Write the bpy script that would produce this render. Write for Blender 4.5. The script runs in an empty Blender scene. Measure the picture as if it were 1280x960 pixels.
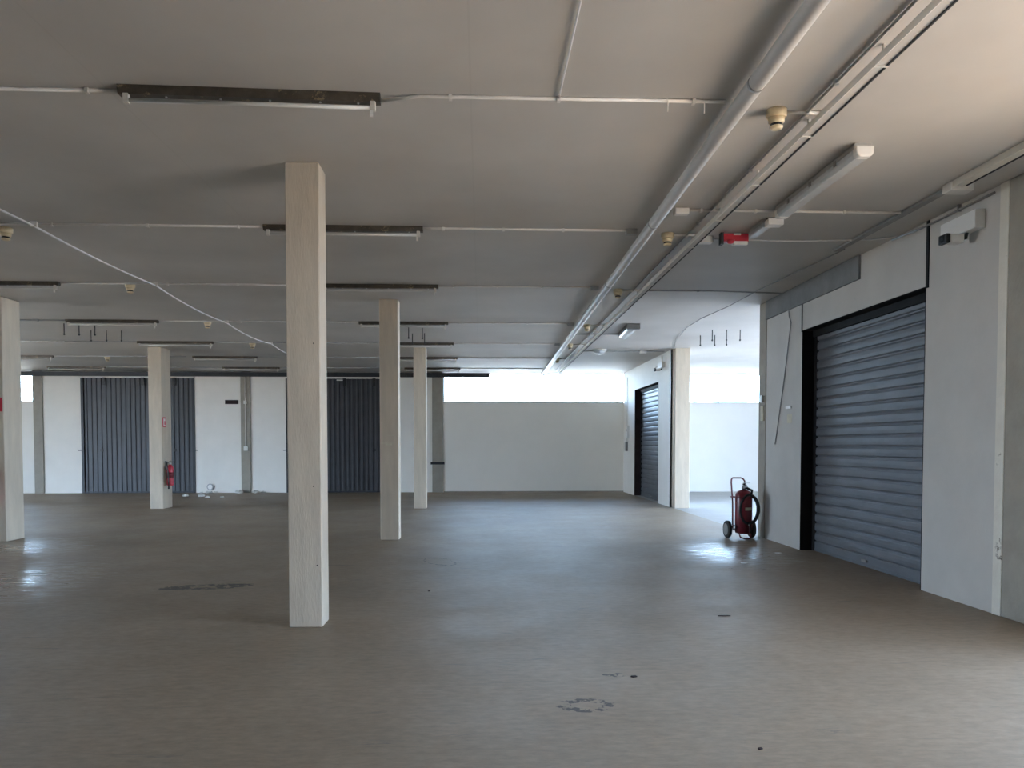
import bpy, bmesh, math, random
from mathutils import Vector, Matrix
random.seed(4)
SC = bpy.context.scene
COL = SC.collection
CEIL = 3.9          # clear height of the hall
XR = 4.70           # inner face of the right wall
YB = 25.4           # inner face of the back wall
XL, YF = -18.5, -8.0
XBAY = 11.0         # right wall of the side bay

# ------------------------------------------------------------------ materials
def nodes(m):
    m.use_nodes = True
    nt = m.node_tree
    b = nt.nodes.get('Principled BSDF')
    return nt, b

def mat(name, col, rough=0.6, metal=0.0, var=0.12, scale=4.0, bump=0.0, bscale=40.0, stain=None, stain_col=None,
        stain_scale=3.0, stretch=(1, 1, 1), spec=0.5):
    """procedural paint / metal / plaster: base colour broken by noise, optional blotches and bump"""
    m = bpy.data.materials.new(name)
    nt, b = nodes(m)
    N, L = nt.nodes, nt.links
    tc = N.new('ShaderNodeTexCoord')
    mp = N.new('ShaderNodeMapping'); mp.inputs['Scale'].default_value = stretch
    L.new(tc.outputs['Object'], mp.inputs['Vector'])
    nz = N.new('ShaderNodeTexNoise'); nz.inputs['Scale'].default_value = scale
    nz.inputs['Detail'].default_value = 6; nz.inputs['Roughness'].default_value = 0.6
    L.new(mp.outputs[0], nz.inputs['Vector'])
    rp = N.new('ShaderNodeValToRGB')
    rp.color_ramp.elements[0].position = 0.3; rp.color_ramp.elements[1].position = 0.7
    rp.color_ramp.elements[0].color = [c * (1 - var) for c in col] + [1]
    rp.color_ramp.elements[1].color = [min(1, c * (1 + var)) for c in col] + [1]
    L.new(nz.outputs[0], rp.inputs[0])
    out = rp.outputs[0]
    if stain is not None:
        n2 = N.new('ShaderNodeTexNoise'); n2.inputs['Scale'].default_value = stain_scale
        n2.inputs['Detail'].default_value = 9; n2.inputs['Roughness'].default_value = 0.7
        L.new(mp.outputs[0], n2.inputs['Vector'])
        r2 = N.new('ShaderNodeValToRGB')
        r2.color_ramp.elements[0].position = stain; r2.color_ramp.elements[1].position = min(1, stain + 0.05)
        r2.color_ramp.elements[0].color = (0, 0, 0, 1); r2.color_ramp.elements[1].color = (1, 1, 1, 1)
        L.new(n2.outputs[0], r2.inputs[0])
        mx = N.new('ShaderNodeMixRGB')
        L.new(r2.outputs[0], mx.inputs[0]); L.new(out, mx.inputs[1])
        mx.inputs[2].default_value = list(stain_col) + [1]
        out = mx.outputs[0]
    L.new(out, b.inputs['Base Color'])
    b.inputs['Roughness'].default_value = rough
    b.inputs['Metallic'].default_value = metal
    b.inputs['Specular IOR Level'].default_value = spec
    if bump > 0:
        n3 = N.new('ShaderNodeTexNoise'); n3.inputs['Scale'].default_value = bscale
        n3.inputs['Detail'].default_value = 5
        L.new(mp.outputs[0], n3.inputs['Vector'])
        bp = N.new('ShaderNodeBump'); bp.inputs['Strength'].default_value = bump
        bp.inputs['Distance'].default_value = 0.01
        L.new(n3.outputs[0], bp.inputs['Height']); L.new(bp.outputs[0], b.inputs['Normal'])
    return m

def math_node(N, op, a=None, b=None):
    n = N.new('ShaderNodeMath'); n.operation = op
    if a is not None: n.inputs[0].default_value = a
    if b is not None: n.inputs[1].default_value = b
    return n

def floor_material():
    m = bpy.data.materials.new('painted_concrete_floor')
    nt, b = nodes(m); N, L = nt.nodes, nt.links
    tc = N.new('ShaderNodeTexCoord')
    def noise(scale, detail=6, rough=.6, stretch=None, dist=0):
        src = tc.outputs['Object']
        if stretch:
            mp = N.new('ShaderNodeMapping'); mp.inputs['Scale'].default_value = stretch
            L.new(src, mp.inputs[0]); src = mp.outputs[0]
        n = N.new('ShaderNodeTexNoise'); n.inputs['Scale'].default_value = scale
        n.inputs['Detail'].default_value = detail; n.inputs['Roughness'].default_value = rough
        n.inputs['Distortion'].default_value = dist
        L.new(src, n.inputs['Vector']); return n.outputs[0]
    def ramp(src, p0, p1, c0=(0, 0, 0, 1), c1=(1, 1, 1, 1)):
        r = N.new('ShaderNodeValToRGB')
        r.color_ramp.elements[0].position = p0; r.color_ramp.elements[1].position = p1
        r.color_ramp.elements[0].color = c0; r.color_ramp.elements[1].color = c1
        L.new(src, r.inputs[0]); return r.outputs[0]
    def mixc(fac, a, c, mode='MIX'):
        x = N.new('ShaderNodeMixRGB'); x.blend_type = mode
        if isinstance(fac, float): x.inputs[0].default_value = fac
        else: L.new(fac, x.inputs[0])
        for i, v in ((1, a), (2, c)):
            if isinstance(v, tuple): x.inputs[i].default_value = v
            else: L.new(v, x.inputs[i])
        return x.outputs[0]
    base = ramp(noise(.55, 5), .3, .72, FLOOR_A, FLOOR_B)
    fine = ramp(noise(9, 8, .7, (1, 2.2, 1)), .3, .7, (.74, .73, .72, 1), (1.12, 1.10, 1.08, 1))
    col = mixc(1.0, base, fine, 'MULTIPLY')
    scuff = ramp(noise(2.6, 9, .75, (.5, 3.0, 1), .6), .60, .70)
    col = mixc(scuff, col, (.155, .13, .11, 1))
    pale = ramp(noise(5.0, 9, .8, (1, 2.5, 1), 1.2), .71, .74)
    col = mixc(pale, col, (.50, .48, .45, 1))
    # tyre scrubs and oil marks that lie on the floor: (x, y, half x, half y, ring inner, ring outer)
    sep = N.new('ShaderNodeSeparateXYZ'); L.new(tc.outputs['Object'], sep.inputs[0])
    def blob(cx, cy, sx, sy, tilt=0.0):
        mp = N.new('ShaderNodeMapping'); mp.vector_type = 'TEXTURE'
        mp.inputs['Location'].default_value = (cx, cy, 0); mp.inputs['Rotation'].default_value = (0, 0, tilt)
        mp.inputs['Scale'].default_value = (sx, sy, 1)
        L.new(tc.outputs['Object'], mp.inputs[0])
        ln = N.new('ShaderNodeVectorMath'); ln.operation = 'LENGTH'
        L.new(mp.outputs[0], ln.inputs[0]); return ln.outputs['Value']
    wob = noise(7, 6, .7)
    brk = noise(11, 5, .7)
    for cx, cy, sx, sy, tilt, ring, wid, thr in STAINS:
        d = blob(cx, cy, sx, sy, tilt)
        a = math_node(N, 'MULTIPLY_ADD', None, .55); L.new(wob, a.inputs[0]); L.new(d, a.inputs[2])
        s = math_node(N, 'SUBTRACT', None, ring + .27); L.new(a.outputs[0], s.inputs[0])
        ab = math_node(N, 'ABSOLUTE'); L.new(s.outputs[0], ab.inputs[0])
        lt = math_node(N, 'LESS_THAN', None, wid); L.new(ab.outputs[0], lt.inputs[0])
        gt = math_node(N, 'GREATER_THAN', None, thr); L.new(brk, gt.inputs[0])
        mu = math_node(N, 'MULTIPLY'); L.new(lt.outputs[0], mu.inputs[0]); L.new(gt.outputs[0], mu.inputs[1])
        k = math_node(N, 'MULTIPLY', None, .9); L.new(mu.outputs[0], k.inputs[0])
        col = mixc(k.outputs[0], col, (.045, .034, .032, 1))
    L.new(col, b.inputs['Base Color'])
    # worn sheen: mostly eggshell, with polished wet looking patches
    rg = ramp(noise(1.3, 7, .65), .3, .75, (FL_R0,) * 3 + (1,), (FL_R1,) * 3 + (1,))
    for cx, cy, sx, sy, lo in SHINY:
        d = blob(cx, cy, sx, sy)
        a = math_node(N, 'MULTIPLY_ADD', None, 2.6); L.new(noise(4, 9, .75, (.8, 2.6, 1)), a.inputs[0]); L.new(d, a.inputs[2])
        mr = N.new('ShaderNodeMapRange'); L.new(a.outputs[0], mr.inputs[0]); f = mr.outputs[0]
        for q, v in ((1, 1.30), (2, 1.95), (3, 1.0), (4, 0.0)): mr.inputs[q].default_value = v
        rg = mixc(f, rg, (lo, lo, lo, 1))
    L.new(rg, b.inputs['Roughness'])
    b.inputs['Specular IOR Level'].default_value = FL_SPEC
    bp = N.new('ShaderNodeBump'); bp.inputs['Strength'].default_value = .25; bp.inputs['Distance'].default_value = .006
    L.new(noise(14, 5, .6, (.6, 1.6, 1)), bp.inputs['Height']); L.new(bp.outputs[0], b.inputs['Normal'])
    return m

def ceiling_material():
    m = bpy.data.materials.new('painted_ceiling_slab')
    nt, b = nodes(m); N, L = nt.nodes, nt.links
    tc = N.new('ShaderNodeTexCoord')
    nz = N.new('ShaderNodeTexNoise'); nz.inputs['Scale'].default_value = .7; nz.inputs['Detail'].default_value = 7
    L.new(tc.outputs['Object'], nz.inputs['Vector'])
    r = N.new('ShaderNodeValToRGB')
    r.color_ramp.elements[0].position = .3; r.color_ramp.elements[1].position = .7
    r.color_ramp.elements[0].color = [c * .88 for c in CEIL_COL] + [1]
    r.color_ramp.elements[1].color = [c * 1.07 for c in CEIL_COL] + [1]
    L.new(nz.outputs[0], r.inputs[0])
    # narrow joints between the precast slabs, running down the hall
    sp = N.new('ShaderNodeSeparateXYZ'); L.new(tc.outputs['Object'], sp.inputs[0])
    a = math_node(N, 'ADD', None, 0.07 + 120.0); L.new(sp.outputs[0], a.inputs[0])
    md = math_node(N, 'MODULO', None, 2.4); L.new(a.outputs[0], md.inputs[0])
    lt = math_node(N, 'LESS_THAN', None, .012); L.new(md.outputs[0], lt.inputs[0])
    k = math_node(N, 'MULTIPLY', None, .10); L.new(lt.outputs[0], k.inputs[0])
    mx = N.new('ShaderNodeMixRGB'); L.new(k.outputs[0], mx.inputs[0]); L.new(r.outputs[0], mx.inputs[1])
    mx.inputs[2].default_value = (.3, .28, .26, 1)
    L.new(mx.outputs[0], b.inputs['Base Color'])
    b.inputs['Roughness'].default_value = .62
    n3 = N.new('ShaderNodeTexNoise'); n3.inputs['Scale'].default_value = 2.0; n3.inputs['Detail'].default_value = 6
    L.new(tc.outputs['Object'], n3.inputs['Vector'])
    bp = N.new('ShaderNodeBump'); bp.inputs['Strength'].default_value = .12; bp.inputs['Distance'].default_value = .02
    L.new(n3.outputs[0], bp.inputs['Height']); L.new(bp.outputs[0], b.inputs['Normal'])
    return m

def glass_material():
    m = bpy.data.materials.new('window_glass')
    m.use_nodes = True
    nt = m.node_tree; N, L = nt.nodes, nt.links
    N.remove(N['Principled BSDF'])
    t = N.new('ShaderNodeBsdfTransparent'); t.inputs[0].default_value = (.93, .97, .98, 1)
    g = N.new('ShaderNodeBsdfGlossy'); g.inputs['Roughness'].default_value = .03
    fr = N.new('ShaderNodeFresnel'); fr.inputs[0].default_value = 1.45
    mx = N.new('ShaderNodeMixShader')
    L.new(fr.outputs[0], mx.inputs[0]); L.new(t.outputs[0], mx.inputs[1]); L.new(g.outputs[0], mx.inputs[2])
    L.new(mx.outputs[0], N['Material Output'].inputs[0])
    return m

FLOOR_A, FLOOR_B = (.25, .193, .136, 1), (.335, .265, .192, 1)
FL_R0, FL_R1, FL_SPEC = .46, .60, .45
CEIL_COL = (.56, .54, .515)
STAINS = [(-3.0, 8.55, .50, .18, .16, .6, .36, .46), (.62, 4.55, .19, .13, 0, .7, .24, .50), (.90, 5.15, .12, .07, 0, .4, .3, .5), (-3.3, 8.45, .20, .09, .1, .3, .5, .40), (-2.72, 8.68, .24, .05, .15, .3, .5, .46),
          (-.55, 10.3, .22, .45, .4, .8, .05, .5), (3.3, 9.6, 1.5, .5, 0, .2, .1, .62)]
SHINY = [(-5.6, 8.6, 2.0, 3.0, .17), (3.55, 11.0, 1.3, 2.2, .17), (-7.0, 11.8, 1.8, 2.4, .22)]
M = {}
M['floor'] = floor_material()
M['ceiling'] = ceiling_material()
M['glass'] = glass_material()
M['white_wall'] = mat('white_wall_paint', (.82, .785, .73), .7, var=.035, scale=1.5, bump=.1, bscale=20, stain=.74, stain_col=(.5, .48, .43), stain_scale=2.2)
M['panel_wall'] = mat('grey_white_wall_panel', (.545, .52, .485), .7, var=.06, scale=1.5, bump=.15, bscale=20, stain=.70, stain_col=(.42, .41, .38), stain_scale=2.2)
M['brightened_white'] = mat('brightened_white_paint', (.91, .875, .81), .7, var=.02, scale=1.2, bump=.08, bscale=20)  # whiter than the other walls, making up in colour for missing daylight
M['bay_wall'] = mat('bay_white_paint', (.80, .80, .79), .7, var=.02, scale=1.5)
M['cream_plaster'] = mat('cream_plaster_chipped', (.72, .68, .60), .8, var=.06, scale=5, bump=.4, bscale=30, stain=.60, stain_col=(.17, .14, .11), stain_scale=5)
M['bay_floor'] = mat('bare_bay_concrete', (.42, .42, .41), .75, var=.08, scale=2.5, bump=.2)
M['concrete'] = mat('painted_column_concrete', (.57, .49, .39), .75, var=.1, scale=3, bump=.35, bscale=30, stain=.70, stain_col=(.33, .28, .23), stain_scale=4, stretch=(3, 3, .5))
M['grey_pier'] = mat('bare_grey_concrete', (.33, .30, .255), .8, var=.1, scale=4, bump=.35, bscale=30, stain=.70, stain_col=(.2, .18, .16), stain_scale=4)
M['grey_beam'] = mat('grey_lintel_concrete', (.20, .205, .21), .8, var=.12, scale=4, bump=.3)
M['shutter'] = mat('galvanised_shutter_steel', (.14, .148, .165), .5, metal=.25, var=.12, scale=2.5, stretch=(1, 1, 3))
M['dark_jamb'] = mat('dark_jamb_paint', (.012, .011, .011), .75, var=.25, scale=5, spec=.2)
M['brown_jamb'] = mat('dark_brown_jamb_paint', (.030, .018, .018), .75, var=.25, scale=5, spec=.2)
M['door'] = mat('charcoal_door_steel', (.055, .056, .062), .5, metal=.1, var=.15, scale=3)
M['rail'] = mat('dark_rail_steel', (.028, .028, .032), .5, metal=.3, var=.2, scale=6)
M['pvc'] = mat('white_pvc', (.72, .69, .65), .45, var=.05, scale=8)
M['grey_pvc'] = mat('grey_pvc', (.40, .40, .40), .5, var=.08, scale=8)
M['pipe'] = mat('painted_main_pipe', (.52, .50, .475), .45, var=.05, scale=3)
M['trunk'] = mat('cream_trunking', (.70, .66, .59), .45, var=.05, scale=5)
M['zinc'] = mat('dull_zinc', (.30, .29, .28), .5, metal=.5, var=.1, scale=8)
M['rusty'] = mat('rusty_batten_steel', (.085, .070, .054), .42, metal=.3, var=.4, scale=9, stain=.60, stain_col=(.30, .23, .14), stain_scale=14)
M['tube'] = mat('lamp_tube_glass', (.62, .61, .58), .3, var=.02, scale=5)
M['holder'] = mat('lamp_holder_plastic', (.66, .63, .58), .5, var=.05)
M['cream'] = mat('aged_cream_plastic', (.72, .60, .40), .45, var=.08, scale=20)
M['black'] = mat('black_plastic', (.012, .012, .013), .45, var=.1)
M['rubber'] = mat('black_rubber', (.018, .018, .02), .7, var=.15, scale=20)
M['red'] = mat('deep_red_enamel', (.16, .014, .024), .32, var=.08, scale=8)
M['bright_red'] = mat('bright_red_enamel', (.55, .030, .055), .35, var=.06, scale=8)
M['sign_white'] = mat('sign_white', (.80, .78, .75), .45, var=.03)
M['chrome'] = mat('worn_chrome', (.55, .55, .55), .3, metal=.9, var=.05)
M['diffuser'] = mat('frosted_diffuser', (.62, .65, .67), .22, var=.03, scale=4)
M['housing'] = mat('grey_light_housing', (.45, .45, .44), .5, var=.04)
M['rubble'] = mat('plaster_rubble', (.62, .60, .56), .9, var=.2, scale=30)
M['rod'] = mat('threaded_rod_steel', (.04, .04, .045), .5, metal=.5, var=.2, scale=40)
M['cable'] = mat('white_cable_sheath', (.76, .75, .74), .4, var=.03)
M['ground'] = mat('sunlit_yard_concrete', (.46, .40, .33), .9, var=.12, scale=.6)
M['warm_bounce'] = mat('warm_bounce_ground', (.56, .40, .26), .9, var=.12, scale=.8)  # unseen ground patch, added to bounce warm light through the near opening
M['side_bounce'] = mat('warmed_side_ground', (.42, .32, .22), .9, var=.15, scale=.8)  # unseen ground, coloured warm to offset the blue light from the left
M['paper'] = mat('yellowed_paper', (.60, .56, .44), .8, var=.1, scale=20)

# ------------------------------------------------------------------ mesh helpers
class MB:
    def __init__(s): s.bm = bmesh.new()
    def box(s, x0, x1, y0, y1, z0, z1):
        v = [s.bm.verts.new(p) for p in ((x0, y0, z0), (x1, y0, z0), (x1, y1, z0), (x0, y1, z0), (x0, y0, z1), (x1, y0, z1), (x1, y1, z1), (x0, y1, z1))]
        for f in ((3, 2, 1, 0), (4, 5, 6, 7), (0, 1, 5, 4), (1, 2, 6, 5), (2, 3, 7, 6), (3, 0, 4, 7)):
            s.bm.faces.new([v[i] for i in f])
        return s
    def tube(s, pts, r, n=10, closed=False):
        pts = [Vector(p) for p in pts]; rings = []; m = len(pts)
        up = None
        for i, p in enumerate(pts):
            if closed: t = pts[(i + 1) % m] - pts[i - 1]
            else: t = pts[min(i + 1, m - 1)] - pts[max(i - 1, 0)]
            t.normalize()
            if up is None:
                up = Vector((0, 0, 1)) if abs(t.z) < .9 else Vector((1, 0, 0))
            a = t.cross(up); a.normalize(); b = a.cross(t); b.normalize(); up = b
            rr = r[i] if isinstance(r, (list, tuple)) else r
            rings.append([s.bm.verts.new(p + a * (rr * math.cos(2 * math.pi * k / n)) + b * (rr * math.sin(2 * math.pi * k / n))) for k in range(n)])
        rng = range(m) if closed else range(m - 1)
        for i in rng:
            A, B = rings[i], rings[(i + 1) % m]
            for k in range(n):
                f = s.bm.faces.new((A[k], A[(k + 1) % n], B[(k + 1) % n], B[k])); f.smooth = n > 5
        if not closed:
            s.bm.faces.new(rings[0][::-1]); s.bm.faces.new(rings[-1])
        return s
    def lathe(s, prof, c=(0, 0, 0), axis='Z', n=24, smooth=True):
        """prof: list of (radius, height)"""
        rings = []
        for r, h in prof:
            ring = []
            for k in range(n):
                a = 2 * math.pi * k / n; p = (r * math.cos(a), r * math.sin(a), h)
                if axis == 'X': p = (p[2], p[0], p[1])
                elif axis == 'Y': p = (p[1], p[2], p[0])
                ring.append(s.bm.verts.new((p[0] + c[0], p[1] + c[1], p[2] + c[2])))
            rings.append(ring)
        for A, B in zip(rings, rings[1:]):
            for k in range(n):
                f = s.bm.faces.new((A[k], A[(k + 1) % n], B[(k + 1) % n], B[k])); f.smooth = smooth
        s.bm.faces.new(rings[0][::-1]); s.bm.faces.new(rings[-1])
        return s
    def extrude(s, prof, a, b, axis='Y'):
        """closed outline prof extruded from a to b along the axis; prof in the two other axes, in order"""
        def P(u, v, w): return {'X': (w, u, v), 'Y': (u, w, v), 'Z': (u, v, w)}[axis]
        A = [s.bm.verts.new(P(u, v, a)) for u, v in prof]; B = [s.bm.verts.new(P(u, v, b)) for u, v in prof]
        n = len(prof)
        for k in range(n): s.bm.faces.new((A[k], A[(k + 1) % n], B[(k + 1) % n], B[k]))
        s.bm.faces.new(A[::-1]); s.bm.faces.new(B)
        return s
    def build(s, name, m, parent=None, org=(0, 0, 0), bevel=0.0, rot=None, seg=2):
        bmesh.ops.recalc_face_normals(s.bm, faces=s.bm.faces[:])
        if any(org): bmesh.ops.translate(s.bm, verts=s.bm.verts[:], vec=-Vector(org))
        me = bpy.data.meshes.new(name); s.bm.to_mesh(me); s.bm.free()
        me.materials.append(M[m] if isinstance(m, str) else m)
        o = bpy.data.objects.new(name, me); COL.objects.link(o)
        if parent is not None: o.parent = parent
        else: o.location = org
        if bevel:
            md = o.modifiers.new('edge', 'BEVEL'); md.width = bevel; md.segments = seg; md.limit_method = 'ANGLE'
        return o

def tag(o, label, cat, group=None, kind=None):
    o['label'] = label; o['category'] = cat
    if group: o['group'] = group
    if kind: o['kind'] = kind
    return o
def thing(name, label, cat, loc=(0, 0, 0), rotz=0.0, group=None, kind=None):
    e = bpy.data.objects.new(name, None); e.empty_display_size = .2; COL.objects.link(e)
    e.location = loc; e.rotation_euler = (0, 0, rotz)
    return tag(e, label, cat, group, kind)
def copy_tree(o, parent=None):
    c = o.copy(); COL.objects.link(c); c.parent = parent
    for ch in list(o.children): copy_tree(ch, c)
    return c
def struct(o):
    o['kind'] = 'structure'; return o

# ------------------------------------------------------------------ the shell
T = .35                                                   # wall thickness
XO = XR + T
m = MB(); m.box(XL, XR + .02, YF, YB + .3, -.3, 0); m.box(XR + .02, XO, YF, 12.62, -.3, 0); struct(m.build('floor', 'floor'))
m = MB(); m.box(XR + .02, XBAY, 12.95, YB + .3, -.3, 0); struct(m.build('floor_bay', 'bay_floor'))
m = MB(); m.box(XL - .3, XO, YF - .3, 12.62, CEIL, CEIL + .35); m.box(XL - .3, XBAY + .3, 12.62, YB + .85, CEIL, CEIL + .35)  # eaves past the back wall, added to block sun from the windows
struct(m.build('ceiling', 'ceiling'))
m = MB(); m.box(-80, 90, -80, 110, -.5, -.32); struct(m.build('ground_outside', 'ground'))
m = MB(); m.box(XO, 13.5, -20, 12.6, -.31, -.02); struct(m.build('ground_warm_bounce', 'warm_bounce'))
m = MB(); m.box(13.5, 90, -60, 60, -.31, -.02); m.box(XBAY + .3, 13.5, 12.6, 60, -.31, -.02); struct(m.build('ground_yard', 'ground'))
m = MB(); m.box(-90, XL - .3, -60, 60, -.31, -.02); struct(m.build('ground_side', 'side_bounce'))
DL = (9.0, 18.3)                                         # opening added in the unseen left wall to light the hall
m = MB(); m.box(XL - .3, XL, YF, DL[0], 0, CEIL); m.box(XL - .3, XL, DL[0], DL[1], 3.6, CEIL); m.box(XL - .3, XL, DL[1], YB + .3, 0, CEIL); struct(m.build('wall_left', 'white_wall'))
m = MB(); m.box(XL, XO, YF - .3, YF, 0, CEIL); struct(m.build('wall_behind', 'white_wall'))

m = MB(); m.box(XO, 8.0, -1.0, 9.0, 3.45, 3.6); struct(m.build('sky_block_outside', 'grey_pier'))  # unseen slab, added to keep sky light off the near floor
# back wall: solid lower part, with openings for the two sliding doors left solid behind them, window strip on top
ZS, ZH = 2.93, 3.89
D1 = (-12.74, -9.22); D2 = (-6.26, -2.87)                 # sliding doors
def back_wall():
    m = MB(); y0, y1 = YB, YB + .3
    m.box(XL, -14.28, y0, y1, 0, ZS)
    m.box(-14.28, D1[0], y0, y1, 0, CEIL)
    m.box(D1[0], D1[1], y0, y1, 3.69, CEIL)
    m.box(D1[1], D2[0], y0, y1, 0, CEIL)
    m.box(D2[0], D2[1], y0, y1, 3.69, CEIL)
    m.box(D2[1], -1.22, y0, y1, 0, CEIL)
    struct(m.build('wall_back', 'white_wall'))
    m = MB(); m.box(-1.22, XR, y0, y1, 0, ZS); struct(m.build('wall_back_window', 'brightened_white'))
back_wall()
m = MB(); m.box(XR, XBAY, YB, YB + .3, 0, ZS); struct(m.build('wall_bay_back', 'bay_wall'))
m = MB(); m.box(XO, XBAY + .3, 12.62, 12.95, 0, CEIL); struct(m.build('wall_bay_near', 'bay_wall'))
m = MB(); m.box(XBAY, XBAY + .3, 12.95, 13.3, 0, CEIL); m.box(XBAY, XBAY + .3, 13.3, 19.5, 3.7, CEIL); m.box(XBAY, XBAY + .3, 19.5, YB + .3, 0, CEIL)
struct(m.build('wall_bay_right', 'bay_wall'))

# window strips high in the back wall
def window(n, x0, x1):
    f = MB(); y = YB + .08
    f.box(x0, x1, y, y + .05, ZS, ZS + .03); f.box(x0, x1, y, y + .05, ZH - .03, ZH)
    f.box(x0, x0 + .03, y, y + .05, ZS + .03, ZH - .03); f.box(x1 - .03, x1, y, y + .05, ZS + .03, ZH - .03)
    k = max(1, round((x1 - x0) / 1.5))
    for i in range(1, k):
        x = x0 + (x1 - x0) * i / k; f.box(x - .012, x + .012, y, y + .04, ZS + .03, ZH - .03)
    w = struct(f.build('window_%d' % n, 'sign_white'))
    p = MB(); p.box(x0 + .03, x1 - .03, y + .02, y + .026, ZS + .03, ZH - .03); p.build('pane', 'glass', w)
    s = MB(); s.box(x0, x1, YB - .012, YB + .08, ZS, ZS + .012)
    nb = int((x1 - x0) / .68)
    for i in range(nb + 1):
        x = x0 + .25 + i * .68
        if x < x1 - .05: s.box(x - .03, x + .03, YB - .012, YB + .02, ZS + .012, ZS + .032)
    s.box((x0 + x1) / 2 - .1, (x0 + x1) / 2 + .95, YB - .012, YB + .02, ZS + .012, ZS + .03)
    s.build('sill', 'zinc', w)
window(1, XL, -14.28)
window(2, -1.22, XR)
window(3, XR + .05, XBAY)

# right wall
O1 = (8.07, 11.22); O2 = (20.42, 23.57); ZO = 3.22        # shutter openings
DN = (1.5, 5.2)                                          # unseen opening added beside the camera for warm daylight
def right_wall():
    m = MB()
    m.box(XR, XO, YF, DN[0], 0, CEIL); m.box(XR, XO, DN[0], DN[1], 3.3, CEIL); m.box(XR, XO, DN[1], 6.43, 0, CEIL)
    struct(m.build('wall_right_near', 'white_wall'))
    m = MB()
    m.box(XR, XO, 6.78, O1[0], 0, CEIL); m.box(XR, XO, O1[0], O1[1], ZO, CEIL); m.box(XR, XO, O1[1], 12.64, 0, CEIL)
    struct(m.build('wall_right', 'panel_wall'))
    m = MB()
    m.box(XR, XO, 19.06, O2[0], 0, CEIL); m.box(XR, XO, O2[0], O2[1], ZO, CEIL); m.box(XR, XO, O2[1], YB, 0, CEIL)
    struct(m.build('wall_right_far', 'white_wall'))
right_wall()
# dark lining of the shutter openings
def lining(n, o, mt):
    m = MB(); e = .006
    m.box(XR - .004, XO - .02, o[1] - e, o[1] - .001, 0, ZO); m.box(XR - .004, XO - .02, o[0] + .001, o[0] + e, 0, ZO)
    m.box(XR - .004, XO - .02, o[0] + e, o[1] - e, ZO - e, ZO - .001)
    struct(m.build('trim_%d' % n, mt))
lining(1, O1, 'dark_jamb'); lining(2, O2, 'brown_jamb')
# dark joints in the wall panels, grey lintel band, cream strip by the near pier
m = MB(); m.box(XR - .012, XR, O1[0] - .05, O1[0] - .005, ZO - .02, CEIL); struct(m.build('trim_3', 'dark_jamb'))
m = MB(); m.box(XR - .008, XR, O1[1], O1[1] + .03, ZO - .02, 3.62); struct(m.build('trim_4', 'dark_jamb'))
m = MB(); m.box(XR - .03, XR, 9.5, 12.64, 3.60, CEIL); struct(m.build('trim_5', 'grey_beam', bevel=.004))
m = MB(); m.box(XR - .014, XR, 6.78, 6.90, 0, CEIL); struct(m.build('trim_6', 'cream_plaster', bevel=.004))
m = MB(); m.box(XR - .01, XR + .1, 19.06, 19.13, 0, CEIL); struct(m.build('trim_7', 'zinc'))
m = MB(); m.box(XR - .03, XR, 20.0, 20.95, 3.62, 3.84); struct(m.build('trim_8', 'white_wall'))
# dirty skirting line of the back wall
m = MB(); m.box(-1.2, XR, YB - .012, YB, 0, .035); struct(m.build('baseboard_back', 'grey_pier'))

# ------------------------------------------------------------------ columns
def column(x0, x1, y0, y1, label, mt='concrete', group='free-standing columns'):
    m = MB(); m.box(x0, x1, y0, y1, 0, CEIL)
    bmesh.ops.subdivide_edges(m.bm, edges=[e for e in m.bm.edges if abs(e.verts[0].co.z - e.verts[1].co.z) > 1], cuts=9)
    o = m.build('column', mt, None, ((x0 + x1) / 2, (y0 + y1) / 2, 0), bevel=.008, seg=1)
    return tag(o, label, 'column', group, 'thing')
cA = column(-1.625, -1.345, 6.60, 6.88, 'tall square concrete column standing nearest the camera')
cB = column(-1.635, -1.335, 12.68, 12.98, 'square concrete column with white paint smears, second along the central line')
cC = column(-1.625, -1.325, 18.92, 19.22, 'square column third along the central line, beside the white back wall')
cD = column(-8.0, -7.69, 19.08, 19.65, 'square column before the left sliding door, with red extinguisher on its side')
cE = column(-7.90, -7.595, 12.7, 13.2, 'square column cut by the left edge of the photo')
pA = column(XR - .012, XO, 6.43, 6.78, 'bare grey pier at the right edge, beside the chipped cream strip', 'grey_pier', 'piers in the right wall')
pB = column(XR - .012, XO, 12.64, 12.95, 'grey pier behind the wheeled fire extinguisher', 'grey_pier', 'piers in the right wall')
pC = column(XR + .03, XO + .04, 18.75, 19.05, 'pale pier at the far side of the open bay, beside the far shutter', 'concrete', 'piers in the right wall')
qA = column(-14.24, -13.95, YB - .05, YB, 'grey pilaster on the back wall left of the left sliding door', 'grey_pier', 'pilasters on the back wall')
qB = column(-7.72, -7.42, YB - .05, YB, 'grey pilaster with a conduit, between the two sliding doors', 'grey_pier', 'pilasters on the back wall')
qC = column(-1.58, -1.24, YB - .05, YB, 'grey pilaster at the left end of the long bright window', 'grey_pier', 'pilasters on the back wall')
for z, x0, x1, h in ((1.57, -1.63, -1.42, .012), (1.70, -1.52, -1.40, .006), (1.545, -1.55, -1.44, .02)):
    m = MB(); m.box(x0, x1, 12.677, 12.6805, z, z + h); m.build('paint_smear', 'paper', cB, (-1.485, 12.83, 0))
for x, z in ((-1.385, .53), (-1.40, 2.4), (-1.41, 1.2)):
    m = MB(); m.lathe([(.006, -.002), (.006, .001)], (x, 6.599, z), 'Y', 8); m.build('bolt_hole', 'black', cA, (-1.485, 6.74, 0))

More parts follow.
